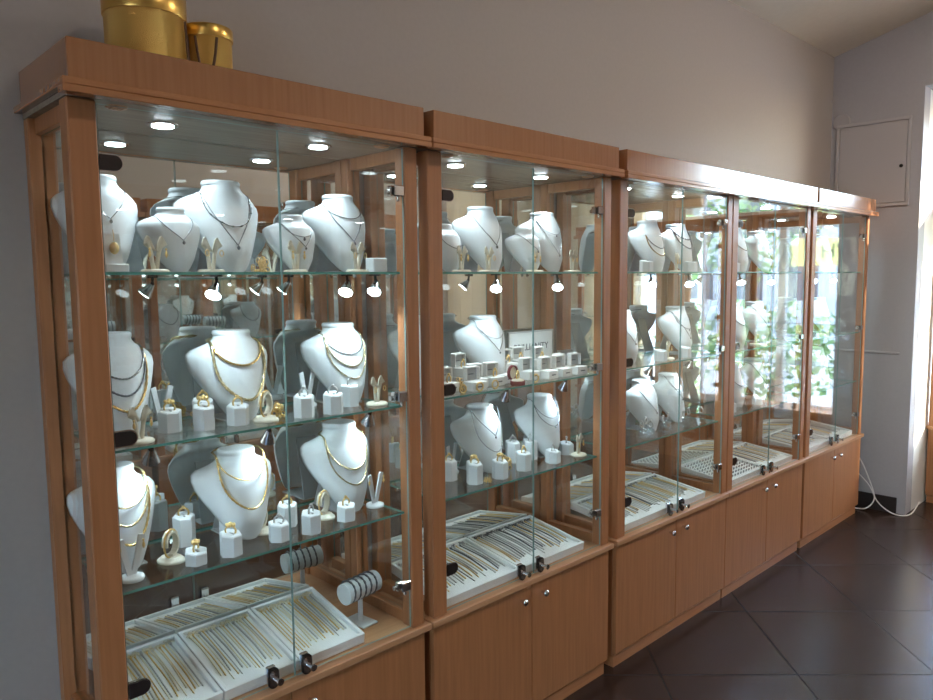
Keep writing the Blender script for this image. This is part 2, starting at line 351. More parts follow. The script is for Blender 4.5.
# ------------------------------------------------------------------ cabinets
W = .895; H = 2.0; ZT = 1.8955; ZL = .525; SH = (1.555, 1.18, .87)
def paneglass(mb, x0, x1, y0, y1, z0, z1, thin):
    # faces across the thin axis are clear, rim faces carry the coloured edge
    V = [(x, y, z) for x in (x0, x1) for y in (y0, y1) for z in (z0, z1)]
    F = [(0,1,3,2),(4,6,7,5),(0,4,5,1),(2,3,7,6),(0,2,6,4),(1,5,7,3)]
    ax = {'x': (0, 1), 'y': (2, 3), 'z': (4, 5)}[thin]
    for i, f in enumerate(F): mb.add(V, [f], 0 if i in ax else 1)
    return mb
def make_cabinet(label, group, loc, rz=0, back='mirror', tl=.015, tr=.015, trim=True):
    r = empty('display_cabinet', loc, rz, label, 'display cabinet', group)
    # base
    mb = MB(); mb.box(0.001, .288, 0, .018, .045, .505); mb.box(.001, .288, W-.018, W, .045, .505); mb.box(.001, .288, .018, W-.018, .045, .06)
    mb.box(.001, .012, .018, W-.018, .06, .505)
    mb.build('base_carcass', WOOD, r)
    MB().box(.001, .294, .006, W-.006, 0, .045, .001).build('plinth', WOODH, r)
    for i, (a, b) in enumerate(((.001, W/2-.0015), (W/2+.0015, W-.001))):
        d = MB().box(.289, .308, a, b, .060, .502, .0015).build('base_door', WOOD, r)
        ky = W/2+(-.055 if i == 0 else .052)
        k = MB(); k.cyl((.308, ky, .457), (.322, ky, .457), .005, n=10); k.lathe([(.004,0),(.010,.003),(.013,.009),(.011,.015),(.004,.018)], (0,0,0), 14)
        # turn the lathe so its axis points out of the door
        n0 = len(k.v)-(14*5+28)
        k.v = k.v[:n0]+[(.318+z, ky+x, .457+y) for x, y, z in k.v[n0:]]
        k.build('knob', CHROME, d)
    MB().box(.001, .323, -tl, W+tr, .505, ZL, .002).build('ledge', LEDGE, r)
    # frame
    for y0, y1 in ((.002, .057), (W-.047, W-.002)):
        MB().box(.263, .308, y0, y1, ZL, ZT, .003).build('post', WOOD, r)
        MB().box(.007, .040, y0, y1, ZL, ZT, .002).build('back_post', WOOD, r)
        ym = (y0+y1)/2
        MB().box(.040, .263, ym-.014, ym+.014, ZL, ZL+.035, .0015).build('side_rail', WOOD, r)
        MB().box(.040, .263, ym-.014, ym+.014, ZT-.035, ZT, .0015).build('side_rail', WOOD, r)
        paneglass(MB(), .040, .263, ym-.0025, ym+.0025, ZL+.035, ZT-.035, 'y').build('side_pane', [GLASS, EDGE], r)
    if back == 'mirror': MB().box(.001, .0065, .003, W-.003, ZL, ZT).build('mirror_back', MIRROR, r)
    else: paneglass(MB(), .002, .0065, .003, W-.003, ZL, ZT, 'x').build('back_pane', [GLASS, EDGE], r)
    MB().box(.008, .320, .001, W-.001, ZT+.0005, ZT+.012).build('top_panel', TOPP, r)
    MB().box(.001, .338, 0, W, ZT+.027, H, .0015).build('crown_board', CROWN, r)
    MB().box(.001, .353, -tl, W+tr, ZT+.0125, ZT+.0265, .002).build('crown_trim', CROWNH, r)
    MB().box(.321, .353, -tl, W+tr, ZT-.001, ZT+.0122, .001).build('crown_lip', CROWNH, r)
    for z in SH:
        s = paneglass(MB(),   .012, .286, .062, W-.052, z-.006, z, 'z').build('glass_shelf', [SGLASS, EDGE], r)
        for yy in (.060, W-.050):
            for xx in (.07, .24): MB().cyl((xx, yy-.004, z-.010), (xx, yy+.004, z-.010), .004, n=8).build('shelf_pin', CHROME, s)
    # doors with hinge plates and locks
    for i, (a, b) in enumerate(((.059, SEAM-.0015), (SEAM+.0015, W-.049))):
        d = paneglass(MB(), .298, .303, a, b, ZL+.006, ZT-.006, 'x').build('glass_door', [GLASS, DEDGE], r)
        for z in (1.775, 1.207, .657):
            k = MB()
            if i == 0:
                for (rr, x1, mi) in ((.0185, .3055, 0), (.0155, .3075, 1)):
                    c = a+.028; q = [(c+rr*math.cos(t), z+rr*math.sin(t)) for t in [(-90+18*j)*PI/180 for j in range(11)]]
                    q = [(a, z-rr)]+q+[(a, z+rr)]
                    n = len(q); V = [(.3032, y, zz) for y, zz in q]+[(x1, y, zz) for y, zz in q]
                    k.add(V, [tuple(range(n))[::-1], tuple(range(n, 2*n))]+[(j, (j+1) % n, n+(j+1) % n, n+j) for j in range(n)], mi)
                k.box(.286, .2975, a-.004, a+.03, z-.013, z+.013, .002)
            else:
                k.box(.3035, .309, b-.034, b, z-.015, z+.015, .003)
                k.box(.280, .2975, b-.040, b-.002, z-.014, z+.014, .003); k.cyl((.294, b-.012, z-.028), (.294, b-.012, z+.0), .005, n=8)
                k.cyl((.285, b-.046, z-.004), (.285, b-.040, z-.004), .007, n=10)
            k.build('hinge', [CHROME, DKCHR], d)
        yl = W/2+(-.047 if i == 0 else .048); z = .553
        k = MB(); q = [(yl+.015*math.cos(t), z+.012*(1 if math.sin(t) > 0 else -1)*(1 if abs(math.sin(t)) > 1e-6 else 0)+.015*math.sin(t)) for t in [2*PI*j/20 for j in range(20)]]
        n = 20
        for (x0, x1, s) in ((.3035, .309, 1.0), (.309, .3105, .8)):
            V = [(x0, yl+(y-yl)*s, z+(zz-z)*s) for y, zz in q]+[(x1, yl+(y-yl)*s, z+(zz-z)*s) for y, zz in q]
            k.add(V, [tuple(range(n))[::-1], tuple(range(n, 2*n))]+[(j, (j+1) % n, n+(j+1) % n, n+j) for j in range(n)], 0 if s == 1 else 1)
        k.cyl((.3105, yl, z), (.332, yl+.004, z-.002), .0055, .0065, 10, mi=1); k.cyl((.332, yl+.004, z-.002), (.335, yl+.004, z-.002), .009, n=12, mi=1)
        k.box(.286, .2975, yl-.012, yl+.012, z-.02, z+.026, .003, mi=1)
        k.build('lock', [BLACK, CHROME], d)
    # recessed lamps and vents
    for yy in (.25, .67):
        d = MB(); d.lathe([(.034,-.004),(.036,-.001),(.036,0)], (.16, yy, ZT+.0004), 24); h = d.build('downlight_ring', CHROME, r)
        MB().lathe([(.024,-.0060),(.024,-.0042)], (.16, yy, ZT+.0004), 20).build('downlight_lens', LAMP, h)
        ld = bpy.data.lights.new('downlight', 'AREA'); ld.shape = 'DISK'; ld.size = .045; ld.energy = LED; ld.color = (.74, .92, 1); ld.spread = 2.3
        lo = bpy.data.objects.new('downlight', ld); COL.objects.link(lo); lo.parent = r; lo.location = (.16, yy, ZT-.010)
    for yy in (.11, .80): 
        v = MB().lathe([(.020,-.003),(.022,0)], (.27, yy, ZT+.0004), 18)
        for q in (-.01, -.003, .004, .011): v.box(.257, .283, yy+q-.001, yy+q+.001, ZT-.0045, ZT-.0030)
        v.build('vent', LEDGE, r)
    return r
LED = .42; SEAM = .464
CY = [0, .9295, 1.8755, 2.772, 3.695]
CN = ['nearest cabinet', 'second cabinet', 'third cabinet', 'fourth cabinet', 'farthest cabinet']
CL = ['nearest tall beech display cabinet, with gold gift boxes on top', 'second tall beech display cabinet from the camera, holding a white sign',
      'third tall beech display cabinet along the wall', 'fourth tall beech display cabinet, joined to the third under one crown line',
      'farthest tall beech display cabinet in the row, beside the far wall']
for i, y in enumerate(CY):
    make_cabinet(CL[i], 'beech display cabinets along the left wall', (0, y, 0), tl=.0 if i == 3 else .015, tr=.0 if i == 2 else .015)
LED = .4
OPP = [.25, 1.18, 2.11]
for i, y in enumerate(OPP):
    make_cabinet(['beech cabinet across the aisle seen in the mirrors, closest to the camera', 'middle beech cabinet across the aisle, seen in the mirrors',
                  'beech cabinet across the aisle in the mirrors, nearest the windows'][i], 'beech display cabinets across the aisle', (2.70, y+W, 0), PI)
LED = .3
for i, x in enumerate((.545, 1.50)):
    make_cabinet(['glass-backed beech cabinet standing at the window by the white reveal', 'glass-backed beech cabinet at the window, right of the first'][i],
                 'glass-backed cabinets in front of the window', (x, 5.46, 0), -PI/2, back='glass')

# gift boxes on the first cabinet
def gift(r_, hb, hl, loc, label, rope):
    t = empty('gift_box', loc, 0, label, 'gift box', 'round gold gift boxes')
    MB().lathe([(r_*.97,0),(r_,.002),(r_,hb)], n=48).build('body', FOIL, t)
    MB().lathe([(r_+.003,hb-.002),(r_+.0035,hb),(r_+.0035,hb+hl-.003),(r_,hb+hl),(r_*.5,hb+hl+.0005)], n=48).build('lid', FOILD, t)
    P = []
    for k in range(13):
        u = k/12; a = rope[0]+(rope[1]-rope[0])*u
        P.append(((r_+.006)*math.cos(a), (r_+.006)*math.sin(a), hb*(.93-rope[2]*math.sin(PI*u)**.8)))
    MB().tube(P, .0032, 6).build('cord_handle', CORD, t)
gift(.086, .128, .05, (.150, .225, H), 'large round gold foil gift box on top of nearest cabinet', (.75, 1.45, .95))
gift(.056, .110, .026, (.150, .372, H), 'small round gold gift box beside the larger one on nearest cabinet', (-.9, -.1, .9))

# ------------------------------------------------------------------ jewellery displays
PR = [(0,.18,0),(.03,.29,0),(.08,.38,0),(.16,.49,0),(.30,.66,0),(.45,.83,0),(.58,.95,0),(.68,1.0,0),(.75,.985,0),(.80,.89,0),(.84,.74,0),(.875,.58,0),(.905,.47,0),(.935,.425,0),(.965,.405,0),(.972,.43,0),(1.0,.43,0)]
def lerp_prof(t):
    for (a, wa, _), (b, wb, _) in zip(PR, PR[1:]):
        if t <= b: u = (t-a)/(b-a); return wa+(wb-wa)*u
    return PR[-1][1]
def bust_S(t, a, Wd, Hh, off=0, back=False):
    w_ = lerp_prof(t)*Wd/2; cx = .060*(1-t)**1.2*(Hh/.22)-.022*math.sin(PI*min(t/.85, 1))*(Hh/.22)*.2
    k = max(0, min(1, (t-.77)/.14)); k = k*k*(3-2*k)          # 0 on the chest, 1 on the neck
    bf = (.052*(1-.5*abs(t-.55))*(1-k)+.42*Wd/2*k*.95)*min(1, .35+t*3)
    bb = (-.012*(1-k)+.42*Wd/2*k*.95)
    sweep = -.040*(1-k)*a*a*min(1, t*1.6+.1)*(Wd/.215)
    s = math.sqrt(max(0, 1-a*a))
    x = cx+((bf*s) if not back else -bb*s)+sweep
    if not back: x += off*(.4+.6*s)
    return Vector((x, a*w_*(1+(off/w_ if w_ > 0 else 0)), t*Hh))
def make_bust(Wd, Hh):
    def f():
        r = empty('necklace_bust'); mb = MB(); n = 16; V = []; T = []
        for (a, _, _), (b, _, _) in zip(PR, PR[1:]):
            T += [a, (a+b)/2]
        T.append(1.0)
        for t in T:
            for j in range(n+1): V.append(bust_S(t, -math.cos(PI*j/n), Wd, Hh))
            for j in range(1, n): V.append(bust_S(t, math.cos(PI*j/n), Wd, Hh, back=True))
        m_ = 2*n; F = [(i*m_+j, i*m_+(j+1) % m_, (i+1)*m_+(j+1) % m_, (i+1)*m_+j) for i in range(len(T)-1) for j in range(m_)]
        mb.add(V, F, 0, True); mb.add(V[:m_]+V[-m_:], [tuple(range(m_))[::-1]], 0)
        top = [Vector((p.x, p.y, Hh)) for p in V[-m_:]]; c = sum(top, Vector())/m_
        ring2 = [c+(p-c)*.93+Vector((0,0,.004)) for p in top]
        mb.add(top+ring2, [(j, (j+1) % m_, m_+(j+1) % m_, m_+j) for j in range(m_)]+[tuple(range(m_, 2*m_))], 0, False)
        mb.build('body', WHITE, r)
        e = MB(); s = Hh/.22
        e.add([(-.010*s, -.03*s, .16*s), (-.010*s, .03*s, .16*s), (-.060*s, .042*s, .004), (-.060*s, -.042*s, .004),
               (-.014*s, -.03*s, .16*s), (-.014*s, .03*s, .16*s), (-.064*s, .042*s, .004), (-.064*s, -.042*s, .004)],
              [(0,1,2,3),(4,7,6,5),(0,3,7,4),(1,5,6,2),(3,2,6,7),(0,4,5,1)])
        e.box(-.068*s, .045*s, -.045*s, .045*s, 0, .004, .001)
        e.build('easel_foot', GREYV, r)
        return r
    return f
def neckpath(kind, Wd, Hh, tl, off=.0022, ww=None, n=26):
    P = []; tt = .885; wn = lerp_prof(.88)*.97 if ww is None else ww
    wn = min(wn, .98*lerp_prof(.87))
    for k in range(-n, n+1):
        s = k/n; th = s*PI/2
        if kind == 'V': t = tl+(tt-tl)*abs(s)**1.15; y = wn*s*(1+.25*math.sin(PI*abs(s)))
        else: t = tl+(tt-tl)*(1-math.cos(th)); y = wn*(math.sin(th))*(1+(.35*(tt-tl))*math.sin(PI*abs(s)))
        a = max(-.985, min(.985, y/lerp_prof(t))); P.append(bust_S(t, a, Wd, Hh, off))
    for k in range(1, 10):
        a = math.cos(PI*k/10); q = bust_S(tt, a, Wd, Hh, back=True); q.x -= .002; q.y *= 1.03; q.z += .006*math.sin(PI*k/10); P.append(q)
    return P
def make_necklace(kind, Wd, Hh, tl, r, m, pend=None, beads=0, twist=1):
    mb = MB(); P = neckpath(kind, Wd, Hh, tl, off=r*1.1)
    mb.tube(P, r, 5, closed=True, twist=twist)
    if beads:
        for k in range(6, 47, beads): mb.ball(P[k]+Vector((r, 0, 0)), r*2.6, 5)
    if pend:
        p = P[26]+Vector((.003, 0, -pend*.8))
        mb.lathe([(pend*.05,-pend),(pend*.55,-pend*.5),(pend*.6,0),(pend*.25,pend*.5),(pend*.08,pend*.8)], p, 8, sy=1)
    return mb.build('necklace', m)
BIG = (.215, .222); SML = (.150, .148)
bustcount = {}
def bust(c, s, y, label, necks, size=BIG, x=.105, rz=0.0, c0=None):
    z = SH[s]; Y = CY[c]+y; k = 'b%.3f' % size[0]
    sl = ['top shelf', 'middle shelf', 'lower shelf'][s]; where = '%s, %s' % (sl, CN[c])
    o = inst(k, make_bust(*size), (x, Y, z), rz, '%s white necklace bust on %s' % (label, where), 'jewellery bust', 'white necklace busts')
    W_, H_ = size; nl = ['short', 'longer', 'longest', 'lowest'] if len(necks) > 2 else ['upper', 'lower'] if len(necks) == 2 else ['']
    for i, (kd, tl, r, mt, pend, beads) in enumerate(necks):
        nm = {'gold': NGOLD, 'pale gold': NPGOLD, 'silver': NSILV, 'dark silver': DSILV}[mt]
        q = make_necklace(kd, W_, H_, tl, r, nm, pend, beads)
        q.location = (x, Y, z); q.rotation_euler = (0, 0, rz)
        tag(q, ' '.join(('%s %s %s on the %s bust, %s' % (nl[i], mt, 'pendant necklace' if pend else 'chain necklace', label, where)).split()), 'necklace', 'necklaces worn by the busts')
    return o
U, V_ = 'U', 'V'
# nearest cabinet
bust(0, 0, .118, 'left edge', [(V_, .55, .0008, 'silver', .006, 0)], (.185, .215))
bust(0, 0, .262, 'small second', [(V_, .50, .0008, 'dark silver', .006, 0)], SML, .15)
bust(0, 0, .412, 'large central', [(V_, .30, .0009, 'dark silver', .007, 0), (U, .50, .0010, 'silver', None, 6)], (.225, .225))
bust(0, 0, .585, 'small fourth', [(V_, .45, .0008, 'silver', .005, 0), (U, .62, .0008, 'dark silver', .006, 0)], SML, .15)
bust(0, 0, .765, 'right-hand', [(V_, .40, .0009, 'dark silver', .007, 0), (U, .70, .0009, 'silver', None, 0)], (.21, .215))
bust(0, 1, .130, 'left edge', [(U, .58, .0020, 'silver', None, 0), (U, .42, .0022, 'dark silver', None, 0), (U, .27, .0026, 'gold', None, 0)], (.20, .235))
bust(0, 1, .425, 'large middle', [(U, .62, .0026, 'gold', None, 0), (U, .24, .0034, 'pale gold', None, 0)], (.225, .228))
bust(0, 1, .755, 'right-hand', [(U, .63, .0016, 'silver', None, 0), (U, .48, .0018, 'pale gold', None, 0), (U, .33, .0018, 'pale gold', None, 0)], (.22, .228))
bust(0, 2, .120, 'left edge', [(U, .60, .0022, 'pale gold', None, 0), (U, .44, .0026, 'pale gold', None, 0), (U, .27, .0026, 'gold', None, 0)], (.20, .25))
bust(0, 2, .425, 'large middle', [(U, .62, .0018, 'gold', None, 0), (U, .33, .0024, 'gold', None, 0)], (.225, .25))
bust(0, 2, .750, 'right-hand', [(U, .50, .0024, 'pale gold', None, 0), (U, .32, .0018, 'pale gold', None, 0)], (.23, .248))
# second cabinet
bust(1, 0, .20, 'left', [(U, .50, .0010, 'dark silver', None, 0)], SML, .15)
bust(1, 0, .40, 'large second', [(V_, .42, .0010, 'silver', .007, 0)], (.215, .215), .12)
bust(1, 0, .575, 'small third', [(V_, .52, .0010, 'dark silver', .006, 0)], SML, .16)
bust(1, 0, .735, 'right-hand', [(U, .62, .0010, 'dark silver', .005, 0), (V_, .30, .0009, 'silver', .006, 0)], (.215, .22), .11)
bust(1, 1, .42, 'large', [(V_, .45, .0010, 'silver', .006, 0), (U, .62, .0009, 'dark silver', None, 0)], (.225, .245), .11)
bust(1, 1, .13, 'left edge', [(V_, .45, .0010, 'silver', .006, 0)], (.20, .22), .10)
bust(1, 2, .405, 'left-hand', [(V_, .52, .0012, 'dark silver', .006, 0), (U, .30, .0010, 'silver', None, 0)], (.225, .25), .105)
bust(1, 2, .720, 'right-hand', [(U, .60, .0012, 'dark silver', None, 0), (U, .48, .0012, 'silver', .005, 0)], (.225, .245), .11)
# third cabinet
bust(2, 0, .45, 'tilted left', [(U, .50, .0022, 'dark silver', None, 0), (U, .34, .0022, 'gold', None, 0)], (.21, .20), .14)
bust(2, 0, .745, 'right-hand', [(U, .66, .0014, 'dark silver', None, 3), (U, .48, .0028, 'dark silver', None, 0)], (.215, .222))
bust(2, 1, .27, 'left-hand', [(V_, .40, .0010, 'silver', .006, 0)], (.21, .215), .13)
bust(2, 1, .755, 'right-hand', [(U, .52, .0012, 'dark silver', .005, 0), (V_, .36, .0010, 'silver', .006, 0)], (.215, .222))
bust(2, 2, .44, 'left-hand', [(V_, .40, .0010, 'silver', .006, 0)], (.21, .215), .13)
bust(2, 2, .70, 'right-hand', [(U, .60, .0011, 'silver', None, 0), (V_, .46, .0010, 'dark silver', .007, 0)], (.215, .245))
# fourth and farthest
for s in range(3):
    bust(3, s, .36, 'left-hand', [(U, .5, .0016, 'silver', None, 0)], (.21, .215), .13)
    bust(3, s, .68, 'right-hand', [(V_, .4, .0014, 'dark silver', .006, 0)], (.215, .222))
    bust(4, s, .30, 'left-hand', [(U, .45, .0016, 'dark silver', None, 0)], (.21, .2), .13)
    bust(4, s, .64, 'right-hand', [(V_, .4, .0014, 'silver', .006, 0)], (.215, .2))

# ---- small displays -------------------------------------------------------
def hexpts(r): return [(r*math.cos(PI/6+PI/3*k), r*math.sin(PI/6+PI/3*k)) for k in range(6)]
def make_hex(h):
    def f():
        r = empty('ring_stand'); mb = MB(); q = hexpts(.0275); q2 = hexpts(.0248)
        V = [(x, y, 0) for x, y in q]+[(x, y, h-.003-(x*.15)) for x, y in q]+[(x, y, h-(x*.15)) for x, y in q2]
        F = [tuple(range(6))[::-1]]+[(i, (i+1) % 6, 6+(i+1) % 6, 6+i) for i in range(6)]+[(6+i, 6+(i+1) % 6, 12+(i+1) % 6, 12+i) for i in range(6)]+[tuple(range(12, 18))]
        mb.add(V, F).build('hexagonal_block', WHITE, r)
        MB().box(-.012, .012, -.0022, .0022, h-.0022, h+.0006).build('slot', GREYV, r); return r
    return f
def ring_mesh(kind):
    def f():
        mb = MB(); n = 16; R = .0088
        mb.tube([(0, R*math.cos(2*PI*i/n), R*math.sin(2*PI*i/n)) for i in range(n)], .0018, 5, True)
        if kind == 'big':
            for k in range(9):
                a = 2*PI*k/9; mb.ball((.004*math.cos(a), .0062*math.sin(a), R+.001+.001*(k % 2)), .0033, 5)
            mb.ball((0, 0, R+.003), .0042, 5)
        else: mb.ball((0, 0, R+.0015), .0036, 6)
        return mb.build('ring', GOLD if kind != 'silver' else SILV)
    return f
def spot(c, s, y, x): return (x, CY[c]+y, SH[s])
def where(c, s): return '%s, %s' % (['top shelf', 'middle shelf', 'lower shelf'][s], CN[c])
def hexring(c, s, y, x, h, kind, label):
    h = round(h*1.22, 3); x = min(x, .250)
    p = spot(c, s, y, x)
    inst('hex%.3f' % h, make_hex(h), p, random.uniform(-.3, .3), 'white hexagonal ring block, %s, %s' % (label, where(c, s)), 'ring stand', 'white hexagonal ring stands')
    q = inst('ring'+kind, ring_mesh(kind), (p[0], p[1], p[2]+h+.0055), random.uniform(-.8, .8),
         '%s ring standing on the %s white block, %s' % ('ornate gold' if kind == 'big' else 'plain '+kind, label, where(c, s)), 'ring', 'rings on the ring stands'); q.scale = (1.4,)*3
hexring(0, 1, .232, .165, .042, 'big', 'leftmost')
hexring(0, 1, .300, .200, .046, 'big', 'second')
hexring(0, 1, .330, .130, .050, 'gold', 'set-back third')
hexring(0, 1, .385, .205, .040, 'gold', 'fourth')
hexring(0, 1, .555, .235, .046, 'silver', 'fifth')
hexring(0, 1, .635, .255, .044, 'silver', 'sixth')
hexring(0, 1, .735, .185, .050, 'silver', 'seventh')
hexring(0, 2, .285, .090, .062, 'gold', 'tall first')
hexring(0, 2, .250, .235, .026, 'big', 'low front')
hexring(0, 2, .395, .110, .040, 'gold', 'third')
hexring(0, 2, .335, .242, .044, 'big', 'fourth')
hexring(0, 2, .470, .235, .038, 'silver', 'fifth')
hexring(0, 2, .545, .150, .050, 'gold', 'sixth')
hexring(0, 2, .560, .245, .044, 'silver', 'seventh')
hexring(0, 2, .685, .225, .036, 'gold', 'eighth')
hexring(1, 2, .235, .130, .055, 'gold', 'leftmost')
hexring(1, 2, .265, .220, .055, 'gold', 'second')
hexring(1, 2, .315, .165, .042, 'big', 'set-back third')
hexring(1, 2, .370, .235, .048, 'big', 'fourth')
hexring(1, 2, .500, .225, .052, 'gold', 'fifth')
hexring(1, 2, .560, .120, .062, 'silver', 'tall sixth')
hexring(1, 2, .655, .230, .036, 'silver', 'low seventh')
hexring(1, 2, .640, .135, .058, 'silver', 'tall eighth')
hexring(1, 2, .790, .185, .036, 'silver', 'rightmost')

def leaf_stand(h=.062, sp=.026):
    def f():
        r = empty('earring_stand'); b = MB()
        b.lathe([(.030,0),(.031,.003),(.027,.007),(.008,.0075)], n=22, sy=1.0); b.build('base', IVORY, r)
        mb = MB()
        for s in (-1, 1):
            P = [(0, s*.004, .006), (0, s*.007, h*.35), (.001, s*.010, h*.7), (.003, s*.016, h*.95)]
            mb.tube(P, [.0055, .005, .005, .004], 6)
            # curled leaf
            V = []; n = 8
            for i in range(n+1):
                u = i/n; wd = .0135*math.sin(PI*u)**.7+.0008; zz = h*.78+.020*math.sin(PI*u*.75); yy = s*(.003+sp*u)
                for q in (-1, 0, 1): V.append((.006*(1-abs(q))+.003, yy, zz+q*wd))
            k = len(V); V += [(x-.003, y, z) for x, y, z in V]
            F = []
            for i in range(n):
                for q in (0, 1):
                    a = i*3+q; F.append((a, a+1, a+4, a+3)); F.append((k+a, k+a+3, k+a+4, k+a+1))
            for i in range(n):
                for q in (0, 2): a = i*3+q; F.append((a, a+3, k+a+3, k+a))
            mb.add(V, F, 0, True)
        mb.build('leaf_arms', IVORY, r); return r
    return f
def earring_mesh(kind):
    def f():
        mb = MB()
        if kind == 'hoop': mb.tube([(0, .006*math.cos(2*PI*i/12), -.007+.007*math.sin(2*PI*i/12)) for i in range(12)], .0011, 5, True)
        else:
            mb.ball((0, 0, 0), .0028, 6); mb.lathe([(.0004,-.020),(.0036,-.014),(.0028,-.007),(.0005,-.002)], (0,0,0), 8)
        return mb.build('earring', GOLD)
    return f
def leafst(c, s, y, x, label, kind='drop', rz=.3):
    p = spot(c, s, y, x)
    inst('leaf', leaf_stand(), p, rz, 'ivory leaf-shaped earring stand, %s, %s' % (label, where(c, s)), 'earring stand', 'ivory earring stands')
    for i, dy in enumerate((-.022, .022)):
        q = (p[0]+.012*math.cos(rz)-dy*math.sin(rz), p[1]+dy*math.cos(rz)+.012*math.sin(rz), p[2]+.052)
        inst('ear'+kind, earring_mesh(kind), q, rz, '%s gold earring, %s on the %s leaf stand, %s' % (kind, ('left', 'right')[i], label, where(c, s)), 'earring', 'gold earrings on leaf stands')
leafst(0, 0, .195, .215, 'left'); leafst(0, 0, .325, .220, 'second', 'hoop'); leafst(0, 0, .555, .215, 'third'); leafst(0, 0, .735, .235, 'right', 'hoop')
leafst(0, 1, .135, .235, 'left'); leafst(0, 1, .800, .225, 'right-hand', 'hoop')
leafst(1, 0, .20, .235, 'left'); leafst(1, 0, .33, .225, 'second', 'hoop'); leafst(1, 0, .56, .225, 'third'); leafst(1, 0, .80, .20, 'right', 'hoop')
leafst(1, 2, .805, .23, 'right-hand')
leafst(2, 0, .56, .22, 'middle'); leafst(2, 1, .50, .22, 'middle'); leafst(3, 1, .5, .2, 'middle'); leafst(4, 1, .45, .2, 'middle')

def vstand():
    r = empty('earring_stand'); MB().lathe([(.026,0),(.027,.003),(.026,.008),(.018,.011),(.006,.0115)], n=24).build('base', WHITE, r)
    mb = MB()
    for s in (-1, 1):
        a = Vector((0, s*.004, .010)); b = Vector((.004, s*.026, .098)); d = (b-a); n = Vector((1,0,0)); u = d.cross(n).normalized()*.0062
        V = [a-u-n*.0025, a+u-n*.0025, a+u+n*.0025, a-u+n*.0025, b-u*1.2-n*.0025, b+u*1.2-n*.0025, b+u*1.2+n*.0025, b-u*1.2+n*.0025]
        mb.add(V, [(0,1,2,3)[::-1],(4,5,6,7),(0,1,5,4),(1,2,6,5),(2,3,7,6),(3,0,4,7)])
    mb.build('arms', WHITE, r); return r
for c, s, y, x, lb in ((0, 2, .105, .225, 'left'), (0, 2, .815, .185, 'right')):
    p = spot(c, s, y, x); inst('vst', vstand, p, .2, 'white V-shaped earring stand at the %s of the %s' % (lb, where(c, s)), 'earring stand', 'white V-shaped earring stands')
    for i, dy in enumerate((-.026, .026)):
        inst('eardrop', earring_mesh('drop'), (p[0]+.010, p[1]+dy, p[2]+.088), .2, 'gold drop earring, %s arm of %s V stand, %s' % (('left', 'right')[i], lb, where(c, s)), 'earring', 'earrings on V stands')

for c, s, y, x, lb in ((0, 1, .245, .085, 'set-back left'), (0, 1, .90*.72, .10, 'set-back right'), (1, 2, .30, .07, 'set-back')):
    inst('vst', vstand, spot(c, s, y, x), .3, 'white V-shaped earring stand, %s one, %s' % (lb, where(c, s)), 'earring stand', 'white V-shaped earring stands')
def cstand():
    r = empty('bangle_stand'); MB().lathe([(.034,0),(.035,.004),(.032,.007),(.027,.009),(.026,.012),(.022,.013)], n=26, sy=.8).build('base', IVORY, r)
    mb = MB(); V = []; n = 14
    for i in range(n+1):
        a = -1.15*PI/2+i/n*1.62*PI; R = .026
        for rr, yy in ((R, -.008), (R, .008), (R-.005, .008), (R-.005, -.008)): V.append((yy, rr*math.cos(a)*.85, .014+.030+rr*1.2*math.sin(a)))
    mb.add(V, [(i*4+j, i*4+(j+1) % 4, (i+1)*4+(j+1) % 4, (i+1)*4+j) for i in range(n) for j in range(4)]+[(3,2,1,0), (n*4, n*4+1, n*4+2, n*4+3)], 0, False)
    mb.build('c_loop', IVORY, r); return r
def bangle():
    mb = MB(); mb.tube([(.0, .0285*.86*math.cos(2*PI*i/28), .0285*1.2*math.sin(2*PI*i/28)) for i in range(28)], .0022, 6, True, twist=1); return mb.build('bangle', GOLD)
for c, s, y, x, lb, rz in ((0, 2, .213, .180, 'left', .5), (0, 2, .465, .150, 'middle', .5), (0, 2, .650, .165, 'right', .4), (0, 1, .455, .215, 'middle', .5)):
    p = spot(c, s, y, x)
    inst('cst', cstand, p, rz, 'ivory C-shaped bangle stand, %s one on the %s' % (lb, where(c, s)), 'bangle stand', 'ivory C-shaped bangle stands')
    inst('bangle', bangle, (p[0]+.003, p[1], p[2]+.0441), rz, 'gold link bangle around the %s C-shaped stand, %s' % (lb, where(c, s)), 'bangle', 'gold bangles')

def brooch(seed):
    def f():
        rnd = random.Random(seed); mb = MB()
        for k in range(16):
            a = rnd.uniform(0, 2*PI); e = rnd.uniform(.1, 1.4); R = rnd.uniform(.010, .022)
            c = Vector((R*math.cos(a)*math.cos(e), R*math.sin(a)*math.cos(e), .004+R*1.3*math.sin(e)))
            q = rnd.uniform(0, PI); rr = rnd.uniform(.005, .009)
            mb.tube([c+Vector((rr*math.cos(t)*math.cos(q), rr*math.cos(t)*math.sin(q), rr*.9*math.sin(t))) for t in [2*PI*i/10 for i in range(10)]], .0014, 5, True)
        for k in range(6): a = k; mb.ball((.012*math.cos(a), .012*math.sin(a), .004), .004, 5)
        mb.ball((0, 0, .018), .005, 6)
        return mb.build('gold_wire_ornament', GOLD)
    return f
for i, (c, s, y, x, lb, sc) in enumerate(((0, 0, .450, .225, 'small', 1), (0, 1, .500, .200, 'small', 1.1), (0, 1, .345, .07, 'half-hidden', .9), (1, 2, .435, .175, 'flower-like large', 1.7), (1, 2, .300, .245, 'pearly little', .6), (1, 1, .21, .21, 'tall', 1.2))):
    o = inst('brooch%d' % i, brooch(i+3), spot(c, s, y, x), i, '%s gold openwork ornament standing on the %s, %s' % (lb, where(c, s), ('left of centre' if y < .45 else 'right of centre')), 'gold ornament', 'gold openwork ornaments')
    o.scale = (sc,)*3

